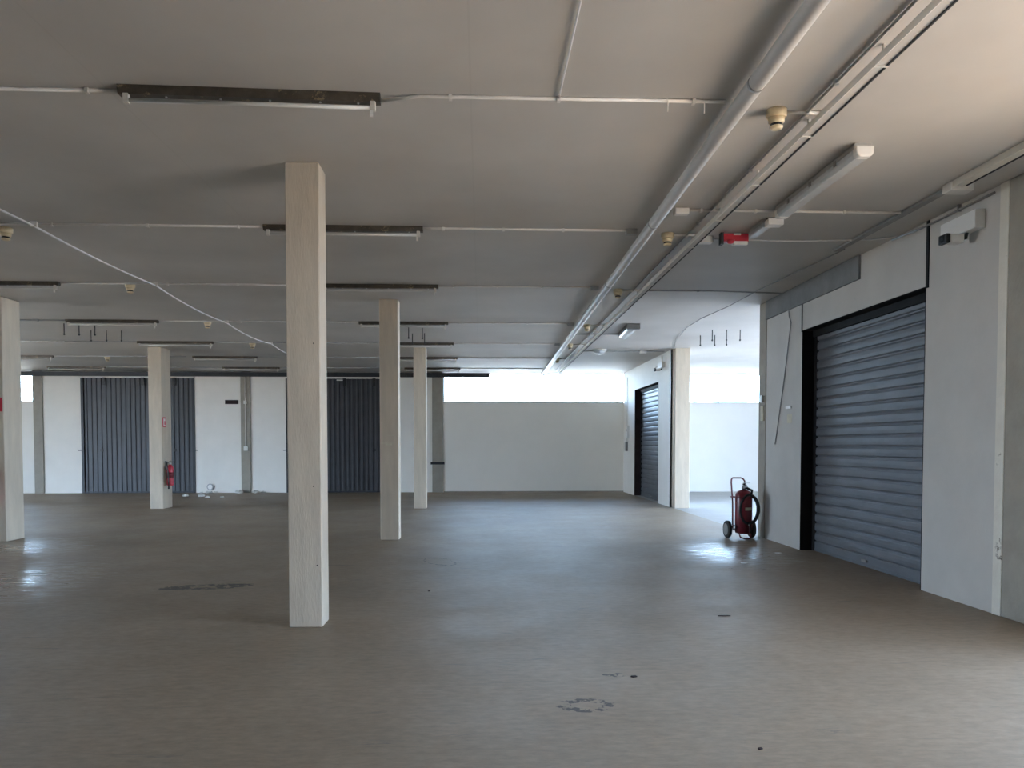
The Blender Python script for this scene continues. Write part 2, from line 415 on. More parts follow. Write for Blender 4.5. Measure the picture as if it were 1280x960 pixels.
# ------------------------------------------------------------------ roller shutters
def make_shutter():
    t = thing('roller_shutter', 'grey steel roller shutter close on the right, in a black-lined opening', 'roller shutter', (XR + .2, O1[0], 0), group='roller shutters in the right wall')
    W = O1[1] - O1[0]; P = .1385; n = 22; z0 = .14
    prof = []
    for i in range(n):
        z = z0 + i * P
        for dx, dz in ((.016, 0), (.014, .012), (-.002, .017), (-.008, .026), (-.010, .065), (-.007, .108), (-.001, .122), (.012, .127)):
            prof.append((dx, z + dz))
    prof.append((.016, z0 + n * P))
    back = [(x + .012, z) for x, z in prof[::-1]]
    m = MB(); m.extrude(prof + back, .07, W - .07, 'Y')
    m.build('curtain', 'shutter', t)
    m = MB(); m.box(-.012, .03, .07, W - .07, 0, .14); m.box(-.02, .034, .07, W - .07, 0, .035); m.build('bottom_bar', 'shutter', t, bevel=.004)
    for a, b in ((.008, .075), (W - .075, W - .008)):
        m = MB(); m.box(-.03, -.02, a, b, 0, ZO - .01); m.box(.03, .04, a, b, 0, ZO - .01)
        q = (a - .007, a + .008) if a < 1 else (b - .008, b + .007)
        m.box(-.02, .03, q[0], q[1], 0, ZO - .01)
        m.build('guide_rail', 'shutter' if a < 1 else 'dark_jamb', t)
    m = MB(); m.box(-.05, .14, .01, W - .01, ZO - .10, ZO - .008); m.build('roller_housing', 'dark_jamb', t)
    m = MB(); m.box(-.035, -.012, W * .5 - .06, W * .5 + .06, .06, .09); m.build('handle', 'zinc', t)
    return t
sh = make_shutter()
sh2 = copy_tree(sh); sh2.location = (XR + .2, O2[0], 0)
sh2['label'] = 'bluish roller shutter far down the right wall, near the back wall'

# ------------------------------------------------------------------ sliding doors and their rail
def sliding_door(d, label):
    x0, x1 = d; t = thing('sliding_door', label, 'sliding door', ((x0 + x1) / 2, YB + .03, 0), group='corrugated sliding doors')
    w = x1 - x0 - .02; P = .147; k = int(w / P); ps = w / k
    f = []
    for i in range(k):
        a = -w / 2 + i * ps
        f += [(a, 0), (a + ps * .45, 0), (a + ps * .55, -.03), (a + ps * .9, -.03)]
    f.append((w / 2, 0))
    prof = f + [(w / 2, .03), (-w / 2, .03)]
    m = MB(); m.extrude(prof, .05, 3.69, 'Z'); m.build('leaf', 'door', t)
    m = MB(); m.box(-w / 2, w / 2, -.045, .02, 0, .05); m.build('bottom_channel', 'rail', t)
    for sx in (-1, 1):
        m = MB(); m.box(sx * w / 2 - .04, sx * w / 2 + .04, -.05, .01, 0, 3.69); m.build('edge_frame', 'rail', t)
        m = MB(); m.box(sx * w / 2 - (.02 if sx > 0 else .13), sx * w / 2 + (.13 if sx > 0 else .02), -.08, -.05, 1.36, 1.39)
        m.build('latch', 'rail', t)
    for x in (-w * .33, w * .33):
        m = MB(); m.lathe([(.05, -.06), (.05, -.035), (.03, -.03)], (x, 0, 1.38), 'Y', 12); m.build('handle', 'black', t)
    for x in (-w * .3, w * .05, w * .33):
        m = MB(); m.box(x - .05, x + .05, -.07, -.03, 3.45, 3.70); m.lathe([(.05, -.10), (.05, -.05)], (x, 0, 3.65), 'Y', 14); m.build('roller_bracket', 'black', t)
    return t
sliding_door(D1, 'charcoal corrugated sliding door behind the column with the small red extinguisher')
sd = sliding_door(D2, 'charcoal corrugated sliding door behind the two nearest central columns')
m = MB(); m.box(-.08, .12, -.105, -.1, 3.62, 3.65); m.build('reflector', 'sign_white', sd)
m = MB(); m.box(-18.4, -1.2, YB - .17, YB - .055, 3.74, 3.87)
m.box(-18.4, .28, YB - .2, YB - .14, 3.76, 3.87); m.box(-18.4, .55, YB - .19, YB - .15, 3.73, 3.765)
rail = tag(m.build('door_rail', 'rail', None, (-10, YB, 3.73)), 'long dark steel rail above the corrugated doors along the back wall', 'rail')

# ------------------------------------------------------------------ conduits with clips
def conduit(pts, r, label, mt='pvc', clips=(), cat='conduit', group='ceiling conduits', name='conduit', n=8):
    org = pts[0]
    m = MB(); m.tube(pts, r, n); o = tag(m.build(name, mt, None, org), label, cat, group)
    for c in clips:
        x, y, z = c[:3]; ax = c[3] if len(c) > 3 else 'X'; k = MB(); s = .011; w = r + .007
        top = CEIL if z > 3.7 else z + w
        if ax == 'X': k.box(x - s, x + s, y - w, y + w, z - w, top)
        elif ax == 'Y': k.box(x - w, x + w, y - s, y + s, z - w, top)
        else: k.box(x - w, x + w, y - w, y + w, z - s, z + s)
        k.build('clip', mt, o, org)
    return o
def px_at(y): return 1.672 + y * .0135
ROWS = [5.31, 8.50, 11.55, 15.0, 18.03, 21.0, 23.85]
ORD = ['first', 'second', 'third', 'fourth', 'fifth', 'sixth', 'seventh']
ZC = CEIL - .014
FX, FH = -1.47, .85                                       # centre and half length of the central battens
LX = -6.93
for i, y in enumerate(ROWS):
    xe = px_at(y) - .075
    cl = [(x, y, ZC) for x in ((.25 - .45, .53, 1.45, 1.72) if i == 0 else (-.4, .25, .9))]
    a = FX + FH - (.045 if i == 0 else 0)
    pts = [(a, y + (.035 if i == 0 else 0), ZC - (.02 if i == 0 else 0)), (a + .25, y, ZC), (xe, y, ZC)]
    conduit(pts, .0125, 'white conduit from the %s central batten light across to the main pipe' % ORD[i], clips=cl)
    b = FX - FH - .02
    xl = LX + FH + .02
    conduit([(b, y, ZC), (xl, y, ZC)], .0125, 'thin conduit left of the %s central batten light, towards the left lights' % ORD[i],
            'pvc' if i < 4 else 'grey_pvc', [(x, y, ZC) for x in (b - .25, b - 1.2, b - 2.2)])
    if i >= 3:
        c = LX - FH - .02
        conduit([(c, y, ZC), (c - 3.4, y, ZC)], .0125, 'thin conduit beyond the left end of the %s light row' % ORD[i], 'grey_pvc',
                [(c - .5, y, ZC), (c - 1.6, y, ZC)])
# hooks left hanging on the first conduit
for x, h, l in ((1.27, .09, 'left'), (1.52, .10, 'right')):
    m = MB(); m.tube([(x, 5.31, CEIL), (x, 5.31 - .018, CEIL - .03), (x, 5.30, CEIL - h)], .004, 6)
    tag(m.build('wire_hook', 'pvc', None, (x, 5.31, CEIL)), 'small wire hook below the nearest conduit, %s one of the pair' % l, 'hook', 'wire hooks')
conduit([(.53, 5.30, ZC), (.53, 3.4, ZC), (.53, 1.0, ZC)], .006, 'thin pale wire along the ceiling above the camera', cat='wire', group=None, name='ceiling_wire')

# ------------------------------------------------------------------ batten lights
def make_batten():
    t = thing('batten_light', '', 'light fixture', group='fluorescent batten lights')
    m = MB(); m.extrude([(-.045, 0), (.045, 0), (.045, -.02), (.03, -.055), (-.03, -.055), (-.045, -.02)], -.85, .85, 'X'); m.build('body', 'rusty', t)
    m = MB(); m.tube([(-.79, -.018, -.092), (.79, -.018, -.092)], .0135, 12); m.build('lamp_tube', 'tube', t)
    for s in (-1, 1):
        m = MB(); m.box(s * .80 - .018, s * .80 + .018, -.035, .005, -.112, -.05); m.build('lamp_holder', 'holder', t, bevel=.004)
    for x in (-.55, -.2, .12, .45, .7):
        m = MB(); m.lathe([(.008, -.062), (.008, -.05)], (x, 0, 0), 'Z', 8); m.build('screw', 'chrome', t)
    m = MB(); m.box(.78, .80, -.03, -.02, -.155, -.10); m.build('hanging_clip', 'sign_white', t)
    return t
bat = make_batten()
cl = ['rusty bare-tube batten light nearest the camera, at upper left', 'brown rusty batten light passing behind the nearest column',
      'brown batten light just above the second central column', 'dark batten light fourth along the central column line',
      'dark batten light just behind the second central column top, fifth in line', 'dark batten light sixth along the central line, above the third column',
      'dark batten light nearest the back wall on the central line']
for i, y in enumerate(ROWS):
    o = bat if i == 0 else copy_tree(bat)
    o.location = (FX - (.05 if i == 0 else 0), y, CEIL); o.rotation_euler = (0, 0, .035 if i == 0 else 0); o['label'] = cl[i]
ll = [None, None, 'dark batten light cut by the left edge, above the leftmost column', 'dark batten light above the left group of six hanging rods',
      'dark batten light directly over the column with the red extinguisher', 'dark batten light right of and behind the extinguisher column',
      'dark batten light close to the rail between the two sliding doors']
for i in range(2, 7):
    o = copy_tree(bat); o.location = (LX + (.15 if i == 5 else 0), ROWS[i], CEIL); o.rotation_euler = (0, 0, 0); o['label'] = ll[i]
for i, lb in ((5, 'dark batten light at far left beside the leftmost column, nearer one'), (6, 'dark batten light at far left, above the left sliding door')):
    o = copy_tree(bat); o.location = (-12.1, ROWS[i], CEIL); o.rotation_euler = (0, 0, 0); o['label'] = lb

# ------------------------------------------------------------------ main pipe, trunking and the runs on the right side of the ceiling
PZ = CEIL - .075
pp = [(px_at(y), y, PZ) for y in (-2, 3, 8, 14, 20, 24.6)]
m = MB(); m.tube(pp, .055, 20); pipe = tag(m.build('main_pipe', 'pipe', None, pp[0]), 'thick pale pipe running the length of the ceiling', 'pipe')
for y in (4.9, 8.0, 11.0, 14.0, 17.0, 20.0, 23.0):
    k = MB(); x = px_at(y); k.lathe([(.0575, -.015), (.0575, .015)], (x, y, PZ), 'Y', 20); k.box(x - .012, x + .012, y - .012, y + .012, PZ + .05, CEIL); k.build('hanger', 'zinc', pipe, pp[0])
m = MB(); m.tube([pp[-1], (px_at(24.7), 24.75, PZ - .03), (px_at(24.7) - .02, 24.95, PZ + .02)], [.055, .052, .045], 16); m.build('elbow', 'pipe', pipe, pp[0])
def tx_at(y): return 2.350 + (y - 4) * .004
tz = CEIL - .11
tk = thing('cable_trunking', 'long cream cable trunking beside the main pipe, hung from the ceiling', 'trunking', (tx_at(4), 4, tz))
def sheared(x0, x1, z0, z1, ys=(-2, 9, 16, 24.4)):
    m = MB(); R = []
    for y in ys:
        c = tx_at(y) - tx_at(4)
        R.append([m.bm.verts.new(p) for p in ((c + x0, y - 4, z0), (c + x1, y - 4, z0), (c + x1, y - 4, z1), (c + x0, y - 4, z1))])
    for A, B in zip(R, R[1:]):
        for k in range(4): m.bm.faces.new((A[k], A[(k + 1) % 4], B[(k + 1) % 4], B[k]))
    m.bm.faces.new(R[0]); m.bm.faces.new(R[-1][::-1]); return m
sheared(-.033, .03, -.012, .012).build('tray', 'ceiling', tk)
sheared(-.039, -.033, -.016, .03).build('left_lip', 'pvc', tk)
sheared(.03, .042, -.018, .02).build('edge_cable', 'rubber', tk)
for y in [4.55 + 1.05 * i for i in range(19)]:
    c = tx_at(y) - tx_at(4)
    k = MB(); k.box(c - .04, c + .045, y - 4 - .01, y - 4 + .01, -.020, -.012); k.box(c + .01, c + .028, y - 4 - .01, y - 4 + .01, -.012, .11); k.build('bracket', 'holder', tk)
conduit([(2.285, -2, ZC), (2.30, 9, ZC), (2.32, 16, ZC), (2.35, 24.4, ZC)], .010, 'grey ceiling conduit lying between main pipe and cable trunking', 'grey_pvc',
        [(2.293, y, ZC, 'Y') for y in (3.4, 5.0, 6.6, 8.2)])
# short spurs to the detectors and lights
SM = [5.46, 8.65, 11.77, 15.2, 18.1, 21.1]
def detector_proto():
    t = thing('smoke_detector', '', 'smoke detector', group='ceiling smoke detectors')
    m = MB(); m.lathe([(.070, 0), (.070, -.045), (.064, -.055)], n=24); m.build('base', 'cream', t)
    m = MB(); m.lathe([(.056, -.05), (.054, -.085), (.046, -.095)], n=24); m.build('head', 'cream', t)
    m = MB(); m.lathe([(.040, -.09), (.040, -.115)], n=20); m.build('sensor_slot', 'black', t)
    m = MB(); m.lathe([(.045, -.113), (.044, -.125), (.028, -.133)], n=20); m.build('sensor_cap', 'cream', t)
    return t
det = detector_proto()
spots = [(2.08, y) for y in SM] + [(-5.15, 8.72), (-5.12, 11.65), (-5.2, 15.1), (-5.27, 18.25), (-9.9, 21.1)]
sl = ['cream smoke detector nearest the camera, on a short spur by the trunking', 'cream smoke detector left of the red alarm sounder',
      'smoke detector third along the main pipe', 'smoke detector fourth along the main pipe', 'smoke detector fifth along the main pipe', 'smoke detector nearest the back window by the main pipe',
      'smoke detector at the left edge under the hanging white cable', 'smoke detector left of the hanging white cable, above the six hanging rods',
      'smoke detector above and right of the extinguisher column', 'smoke detector by the hanging white cable, just left of the nearest column',
      'small smoke detector far left, above the left sliding door']
for i, (x, y) in enumerate(spots):
    o = det if i == 0 else copy_tree(det); o.location = (x, y, CEIL); o['label'] = sl[i]
for i, y in enumerate(SM):
    conduit([(2.15, y, ZC), (2.42, y, ZC)], .0125, 'short conduit spur from the %s smoke detector to the trunking' % ORD[i], clips=[(2.30, y, ZC)], group='detector spurs')
    m = MB(); m.box(2.40, 2.49, y - .03, y + .03, CEIL - .05, CEIL)
    tag(m.build('junction_box', 'pvc', None, (2.45, y, CEIL - .05), bevel=.004), 'small junction box over the trunking at the %s detector spur' % ORD[i], 'junction box', 'junction boxes')
for i, y in ((1, 8.50), (2, 11.55), (3, 15.0), (4, 18.03)):
    m = MB(); m.box(px_at(y) - .20, px_at(y) - .08, y - .035, y + .035, CEIL - .06, CEIL)
    tag(m.build('junction_box', 'grey_pvc', None, (px_at(y) - .14, y, CEIL - .06), bevel=.004), 'grey junction box left of the main pipe where the %s conduit ends' % ORD[i], 'junction box', 'junction boxes')
conduit([(2.07, 7.74, ZC), (4.25, 7.74, ZC)], .0125, 'white conduit crossing above the far end of the big sealed light', clips=[(x, 7.74, ZC) for x in (2.2, 2.75, 3.65)])
m = MB(); m.box(1.93, 2.07, 7.70, 7.78, CEIL - .06, CEIL); tag(m.build('junction_box', 'pvc', None, (2, 7.74, CEIL - .06), bevel=.006), 'white junction box right of the main pipe, at a conduit end', 'junction box', 'junction boxes')
conduit([(2.5, 8.80, ZC), (3.6, 8.86, ZC), (4.45, 8.76, ZC), (4.69, 8.62, ZC)], .009, 'thin cable from the trunking past the red sounder to the right wall', 'cable', cat='cable', group='ceiling cables', name='ceiling_cable')
m = MB(); m.box(2.47, 2.62, 8.72, 8.83, CEIL - .07, CEIL); tag(m.build('junction_box', 'pvc', None, (2.5, 8.8, CEIL - .07), bevel=.006), 'white junction box under the trunking beside the red sounder', 'junction box', 'junction boxes')
conduit([(2.5, 11.75, ZC), (3.5, 11.75, ZC), (4.69, 11.9, ZC)], .010, 'conduit crossing from trunking to right wall, beyond the sounder', 'grey_pvc', [(3.3, 11.75, ZC)])
conduit([(2.5, 19.35, ZC), (4.6, 19.35, ZC)], .012, 'far conduit reaching to the pale pier on the right', 'grey_pvc', [(3.6, 19.35, ZC)])
conduit([(1.95, 16.4, ZC), (2.98, 16.4, ZC)], .012, 'short far conduit feeding the angled bulkhead light', 'grey_pvc')
# loose black cable swinging to the right wall and the pier beyond
conduit([(4.35, 9.2, ZC), (4.28, 10.3, ZC), (4.20, 11.6, ZC), (4.16, 13.0, ZC - .01), (4.05, 14.2, ZC - .015), (4.08, 15.3, ZC - .012), (4.35, 17.2, ZC), (4.68, 18.7, ZC)], .008,
        'thin dark cable wandering along the ceiling towards the pale far pier', 'zinc', cat='cable', group='ceiling cables', name='ceiling_cable')
# trunking along the right side
m = MB(); m.box(4.20, 4.30, 1.0, 6.85, CEIL - .05, CEIL); m.box(4.20, 4.205, 1.0, 6.85, CEIL - .06, CEIL - .05); o = tag(m.build('wall_trunking', 'trunk', None, (4.25, 6.85, CEIL - .05), bevel=.004), 'cream trunking on the ceiling at the upper right edge', 'trunking')
m = MB(); m.tube([(4.33, 1, CEIL - .035), (4.33, 6.85, CEIL - .035)], .012, 8); m.build('side_cable', 'rubber', o, (4.25, 6.85, CEIL - .05))
m = MB(); m.box(4.19, 4.40, 6.83, 6.97, CEIL - .08, CEIL); tag(m.build('junction_box', 'pvc', None, (4.27, 6.9, CEIL - .08), bevel=.006), 'white junction box at the end of the upper right trunking', 'junction box', 'junction boxes')
m = MB(); m.box(4.23, 4.31, 6.97, 9.25, CEIL - .03, CEIL); tag(m.build('flat_conduit', 'zinc', None, (4.27, 8, CEIL - .03), bevel=.004), 'dull flat conduit on the ceiling left of the wall-mounted camera', 'conduit')
conduit([(4.685, 6.98, CEIL - .05), (4.685, 8.06, CEIL - .05), (4.66, 8.7, CEIL - .03)], .012, 'dark conduit along the top of the right wall near the camera box', 'zinc', [(4.685, 7.5, CEIL - .05, 'Y')], group='wall conduits')

# sealed light near right
def sealed_light(x, y, L, label, rz=0.0, w=.075):
    t = thing('sealed_light', label, 'light fixture', (x, y, CEIL), rz, 'sealed ceiling lights')
    m = MB(); m.extrude([(-w, -.02), (-w * .85, 0), (w * .85, 0), (w, -.02), (w, -.045), (-w, -.045)], -L / 2, L / 2, 'Y'); m.build('housing', 'housing', t)
    m = MB(); m.extrude([(-w, -.045), (w, -.045), (w * .92, -.085), (w * .6, -.11), (-w * .6, -.11), (-w * .92, -.085)], -L / 2 + .03, L / 2 - .03, 'Y'); m.build('diffuser', 'diffuser', t, bevel=.006)
    for s in (-1, 1):
        m = MB(); m.extrude([(-w * .98, -.03), (w * .98, -.03), (w * .9, -.095), (w * .55, -.118), (-w * .55, -.118), (-w * .9, -.095)], s * L / 2 - .035, s * L / 2 + .035, 'Y'); m.build('end_cap', 'sign_white', t, bevel=.012)
    for q in (-.3, .0, .3):
        for sx in (-1, 1):
            m = MB(); m.box(sx * w - .006, sx * w + .006, q * L - .02, q * L + .02, -.07, -.03); m.build('catch', 'zinc', t)
    return t
sealed_light(2.98, 6.82, 1.62, 'long sealed white light with a frosted cover, at upper right')
# short emergency light on a bracket
t = thing('emergency_light', 'short pale emergency light beyond the big sealed light, beside the red sounder', 'emergency light', (2.98, 8.12, CEIL))
m = MB(); m.box(-.02, .14, -.17, -.05, -.085, -.02); m.build('bracket_box', 'sign_white', t, bevel=.006)
m = MB(); m.box(-.01, .06, -.12, -.06, -.02, 0); m.build('mount', 'rusty', t)
m = MB(); m.extrude([(-.05, -.03), (.05, -.03), (.045, -.085), (-.045, -.085)], -.06, .36, 'Y'); m.build('diffuser', 'diffuser', t, bevel=.015)
m = MB(); m.box(-.04, .04, -.05, .34, -.03, 0); m.build('housing', 'housing', t)
# far bulkhead light
t = thing('bulkhead_light', 'dark-ended angled bulkhead light with a bright lens, far beyond the sounder', 'light fixture', (3.0, 15.75, CEIL), -.05)
m = MB(); m.extrude([(-.13, 0), (.13, 0), (.12, -.05), (-.12, -.05)], -.7, .7, 'Y'); m.build('housing', 'zinc', t)
m = MB(); m.extrude([(-.11, -.05), (.11, -.05), (.08, -.10), (0, -.125), (-.08, -.10)], -.60, .68, 'Y'); m.build('lens', 'diffuser', t, bevel=.02)
m = MB(); m.box(-.13, .13, -.74, -.6, -.11, 0); m.build('end_cap', 'zinc', t, bevel=.01)
t = thing('ceiling_lamp', 'small round white ceiling lamp far off, right of the trunking', 'lamp', (2.93, 19.1, CEIL))
m = MB(); m.lathe([(.17, 0), (.17, -.03), (.15, -.04)], n=24); m.build('base', 'sign_white', t)
m = MB(); m.lathe([(.14, -.035), (.135, -.07), (.10, -.10), (.04, -.115)], n=24); m.build('globe', 'diffuser', t)
m = MB(); m.box(3.98, 4.14, 19.28, 19.42, CEIL - .07, CEIL); tag(m.build('junction_box', 'pvc', None, (4.06, 19.35, CEIL - .07), bevel=.006), 'white junction box on the far conduit near the pale pier', 'junction box', 'junction boxes')

# red alarm sounder
t = thing('alarm_sounder', 'red and white alarm sounder box under the ceiling beside the trunking', 'alarm', (2.82, 8.60, CEIL))
m = MB(); m.box(-.13, .15, -.03, .05, -.10, -.01); m.build('body', 'bright_red', t, bevel=.006)
m = MB(); m.box(-.02, .14, -.034, .03, -.135, -.095); m.build('white_panel', 'sign_white', t, bevel=.004)
m = MB(); m.lathe([(.045, 0), (.042, -.02), (.03, -.035), (.012, -.042)], (-.055, -.03, -.085), 'Z', 20); m.build('beacon_dome', 'bright_red', t)
m = MB(); m.box(-.16, -.13, -.03, .05, -.13, 0); m.build('side_plate', 'black', t)
m = MB(); m.box(-.02, .06, -.036, -.028, -.03, -.012); m.build('label_plate', 'sign_white', t)

# ------------------------------------------------------------------ hanging rods
G3 = 'threaded rods in the right bay'
def rod(x, y, L, label, g):
    m = MB(); m.tube([(0, 0, 0), (0, 0, -L)], .009, 8); o = m.build('threaded_rod', 'rod', None); o.location = (x, y, CEIL)
    k = MB(); k.lathe([(.018, -L + .01), (.018, -L + .03)], n=6, smooth=False); k.build('nut', 'rod', o)
    tag(o, label, 'rod', g)
RODS = [
 ('threaded rods hanging at left', [(-8.06, 15.45, 'first from left'), (-7.80, 15.5, 'second from left, in the nearer rank'), (-7.99, 16.35, 'leftmost of the further rank'),
   (-7.50, 15.5, 'rightmost of the nearer rank'), (-7.68, 16.35, 'middle of the further rank'), (-7.38, 16.35, 'rightmost of the further rank')], 'short dark rod hanging by the left batten, '),
 ('threaded rods beside the second column', [(-1.44, 15.7, 'left of the nearer pair'), (-1.17, 15.75, 'right of the nearer pair'), (-1.44, 16.55, 'left of the further pair'), (-1.18, 16.5, 'right of the further pair')],
   'short dark rod hanging right of the second central column, '),
 (G3, [(4.72, 16.6, 'first from left'), (4.74, 15.8, 'tallest at left'), (5.02, 16.55, 'third from left'), (5.02, 15.75, 'upper middle'), (5.26, 16.5, 'lower middle'), (5.30, 15.75, 'rightmost')],
   'short dark rod hanging in the bay opening, ')]
for g, lst, pre in RODS:
    for x, y, s in lst: rod(x, y, .23, pre + s, g)

# ------------------------------------------------------------------ hanging white cable
cp = [(-4.75, 5.4, 3.86), (-4.74, 6.6, 3.84), (-4.70, 7.6, 3.85), (-4.70, 8.45, 3.855)]
def sag(a, b, d, n=8): return [tuple(a[i] + (b[i] - a[i]) * k / n - (d * 4 * (k / n) * (1 - k / n) if i == 2 else 0) for i in range(3)) for k in range(1, n + 1)]
P0 = (-4.70, 8.45, 3.855); P1 = (-4.70, 11.5, 3.855); P2 = (-4.80, 14.95, 3.855); P3 = (-4.78, 18.0, 3.855); P4 = (-4.55, 21.0, 3.855)
for a, b, d in ((P0, P1, .03), (P1, P2, .05), (P2, P3, .06), (P3, P4, .10)):
    cp += sag(a, b, d)
m = MB(); m.tube(cp, .011, 8); cab = tag(m.build('hanging_cable', 'cable', None, cp[0]), 'loose white cable sagging along the ceiling at upper left', 'cable')
for x, y in ((-4.70, 8.45), (-4.70, 11.5), (-4.80, 14.95), (-4.78, 18.0)):
    k = MB(); k.box(x - .035, x + .035, y - .012, y + .012, 3.845, CEIL); k.build('clip', 'pvc', cab, cp[0])

# ------------------------------------------------------------------ things on the right wall
pw = [(XR - .012, 11.72, 3.62), (XR - .012, 11.70, 3.50), (XR - .012, 11.62, 3.40), (XR - .02, 11.66, 3.2), (XR - .012, 11.85, 2.6), (XR - .012, 12.05, 2.0), (XR - .012, 12.2, 1.56)]
m = MB(); m.tube(pw, .008, 8); o = tag(m.build('dangling_wire', 'zinc', None, pw[0]), 'dark wire dangling down the right wall beside the near shutter', 'wire')
m = MB(); m.box(XR - .02, XR, 11.58, 11.78, 2.10, 2.14); tag(m.build('wall_plate', 'sign_white', None, (XR, 11.65, 2.1), bevel=.004), 'thin white plate on the right wall above a yellowed patch', 'plate')
m = MB(); m.box(XR - .003, XR, 11.57, 11.75, 1.88, 2.02); tag(m.build('paper_label', 'paper', None, (XR, 11.65, 1.9)), 'yellowed paper patch on the right wall below the white plate', 'paper')
m = MB(); m.box(XR - .05, XR - .012, 12.72, 12.80, 2.25, 2.37); tag(m.build('wall_switch', 'sign_white', None, (XR, 12.76, 2.25), bevel=.006), 'small white switch on the pier above the wheeled extinguisher', 'switch')
m = MB(); m.box(XR - .03, XR - .012, 12.70, 12.82, 1.95, 2.2); tag(m.build('sticker', 'paper', None, (XR, 12.76, 1.95)), 'faded sticker on the pier below the small white switch', 'sticker')
# camera with its white box
def wall_camera(x, y, z, label, sc=1.0):
    t = thing('security_camera', label, 'camera', (x, y, z), group='wall cameras')
    m = MB(); m.box(-.10 * sc, 0, -.0, .55 * sc, -.085 * sc, .085 * sc); m.build('mounting_box', 'sign_white', t, bevel=.006)
    m = MB(); m.tube([(-.05 * sc, .2 * sc, -.08 * sc), (-.06 * sc, .2 * sc, -.13 * sc), (-.11 * sc, .2 * sc, -.14 * sc)], .018 * sc, 10); m.build('arm', 'black', t)
    m = MB(); m.box(-.24 * sc, -.10 * sc, .15 * sc, .27 * sc, -.185 * sc, -.105 * sc); m.build('body', 'sign_white', t, bevel=.012)
    m = MB(); m.box(-.285 * sc, -.238 * sc, .145 * sc, .275 * sc, -.19 * sc, -.10 * sc); m.build('lens_hood', 'black', t, bevel=.01)
    m = MB(); m.lathe([(.028 * sc, -.29 * sc), (.02 * sc, -.284 * sc)], (0, .21 * sc, -.145 * sc), 'X', 16); m.build('lens', 'glass', t)
    return t
wall_camera(XR, 7.12, 3.66, 'white wall camera with a black front, high on the near right wall')
t = wall_camera(XR, 19.7, 3.60, 'small dark wall camera above the far shutter, near the pale pier', .85)
# switch gear by the back right corner
t = thing('control_box', 'small white control box with grey switch on the right wall near the back corner', 'control box', (XR, 24.55, 1.4))
m = MB(); m.box(-.06, 0, -.1, .12, .35, .75); m.build('enclosure', 'sign_white', t, bevel=.01)
m = MB(); m.box(-.07, 0, .1, .25, -.05, .25); m.build('switch', 'zinc', t, bevel=.01)
m = MB(); m.tube([(-.02, .17, .25), (-.02, .17, 2.3)], .012, 8); m.build('feed', 'pvc', t)
m = MB(); m.lathe([(.03, -.075), (.03, -.055)], (0, .01, .62), 'X', 14); m.build('button', 'grey_pvc', t)

# ------------------------------------------------------------------ things on the back wall
m = MB(); m.box(-8.22, -7.80, YB - .03, YB, 2.86, 2.99); o = tag(m.build('name_plate', 'brown_jamb', None, (-8, YB, 2.86), bevel=.004), 'dark rectangular plate on the back wall left of the middle pilaster', 'plate')
t = thing('pilaster_conduit', 'grey conduit running down the middle pilaster to a small box', 'conduit', (-7.56, YB - .05, 0))
m = MB(); m.tube([(0, -.02, 1.45), (0, -.02, 3.72)], .018, 8); m.build('tube', 'pvc', t)
m = MB(); m.box(-.06, .06, -.06, 0, 1.36, 1.5); m.build('socket_box', 'sign_white', t, bevel=.008)
m = MB(); m.box(-.05, .05, -.06, 0, 2.86, 2.97); m.build('junction', 'pvc', t, bevel=.008)
m = MB(); m.box(-1.63, -1.18, YB - .12, YB - .05, .91, .99); tag(m.build('stop_bar', 'rail', None, (-1.4, YB - .1, .9), bevel=.006), 'short dark steel bar across the pilaster beside the long window', 'bar')
t = thing('wall_hole', 'round white vent low on the back wall, daylight painted white, above plaster crumbs', 'hole', (-8.72, YB, .19))
m = MB(); m.lathe([(.105, -.05), (.105, .0)], (0, 0, 0), 'Y', 24); m.build('ring', 'grey_pvc', t)
m = MB(); m.lathe([(.07, -.07), (.075, -.05)], (0, 0, 0), 'Y', 24); m.build('daylight_disc', 'sign_white', t)  # white disc put in for the daylight through the wall
def chip(x, y, s, label):
    bm = MB(); bmesh.ops.create_icosphere(bm.bm, subdivisions=2, radius=1)
    for v in bm.bm.verts:
        v.co *= 1 + random.uniform(-.25, .25); v.co.x *= s; v.co.y *= s * .8; v.co.z = max(v.co.z * s * .45, -s * .3)
    zmin = min(v.co.z for v in bm.bm.verts)
    o = bm.build('plaster_chip', 'rubble'); o.location = (x, y, -zmin)
    tag(o, label, 'rubble', 'plaster chips on the floor')
for x, y, s, l in ((-8.72, 25.22, .10, 'biggest heap of white plaster directly under the round vent'), (-8.50, 25.25, .07, 'white plaster lump right of the round vent'),
                   (-8.95, 25.25, .06, 'white plaster lump left of the round vent'), (-8.85, 23.6, .09, 'flat plaster chip leftmost on the open floor before the vent'),
                   (-8.35, 23.5, .10, 'flat plaster chip straight before the round vent'), (-7.95, 22.9, .08, 'plaster chip right of the vent, out on the floor'),
                   (-7.6, 23.1, .06, 'plaster chip farthest right, before the middle pilaster'), (-7.75, 25.2, .14, 'crumbled lump at the foot of the middle pilaster'),
                   (-7.25, 25.25, .12, 'crumbled lump right of the middle pilaster foot'), (-7.0, 25.27, .08, 'small lump farther right of the middle pilaster')):
    chip(x, y, s, l)
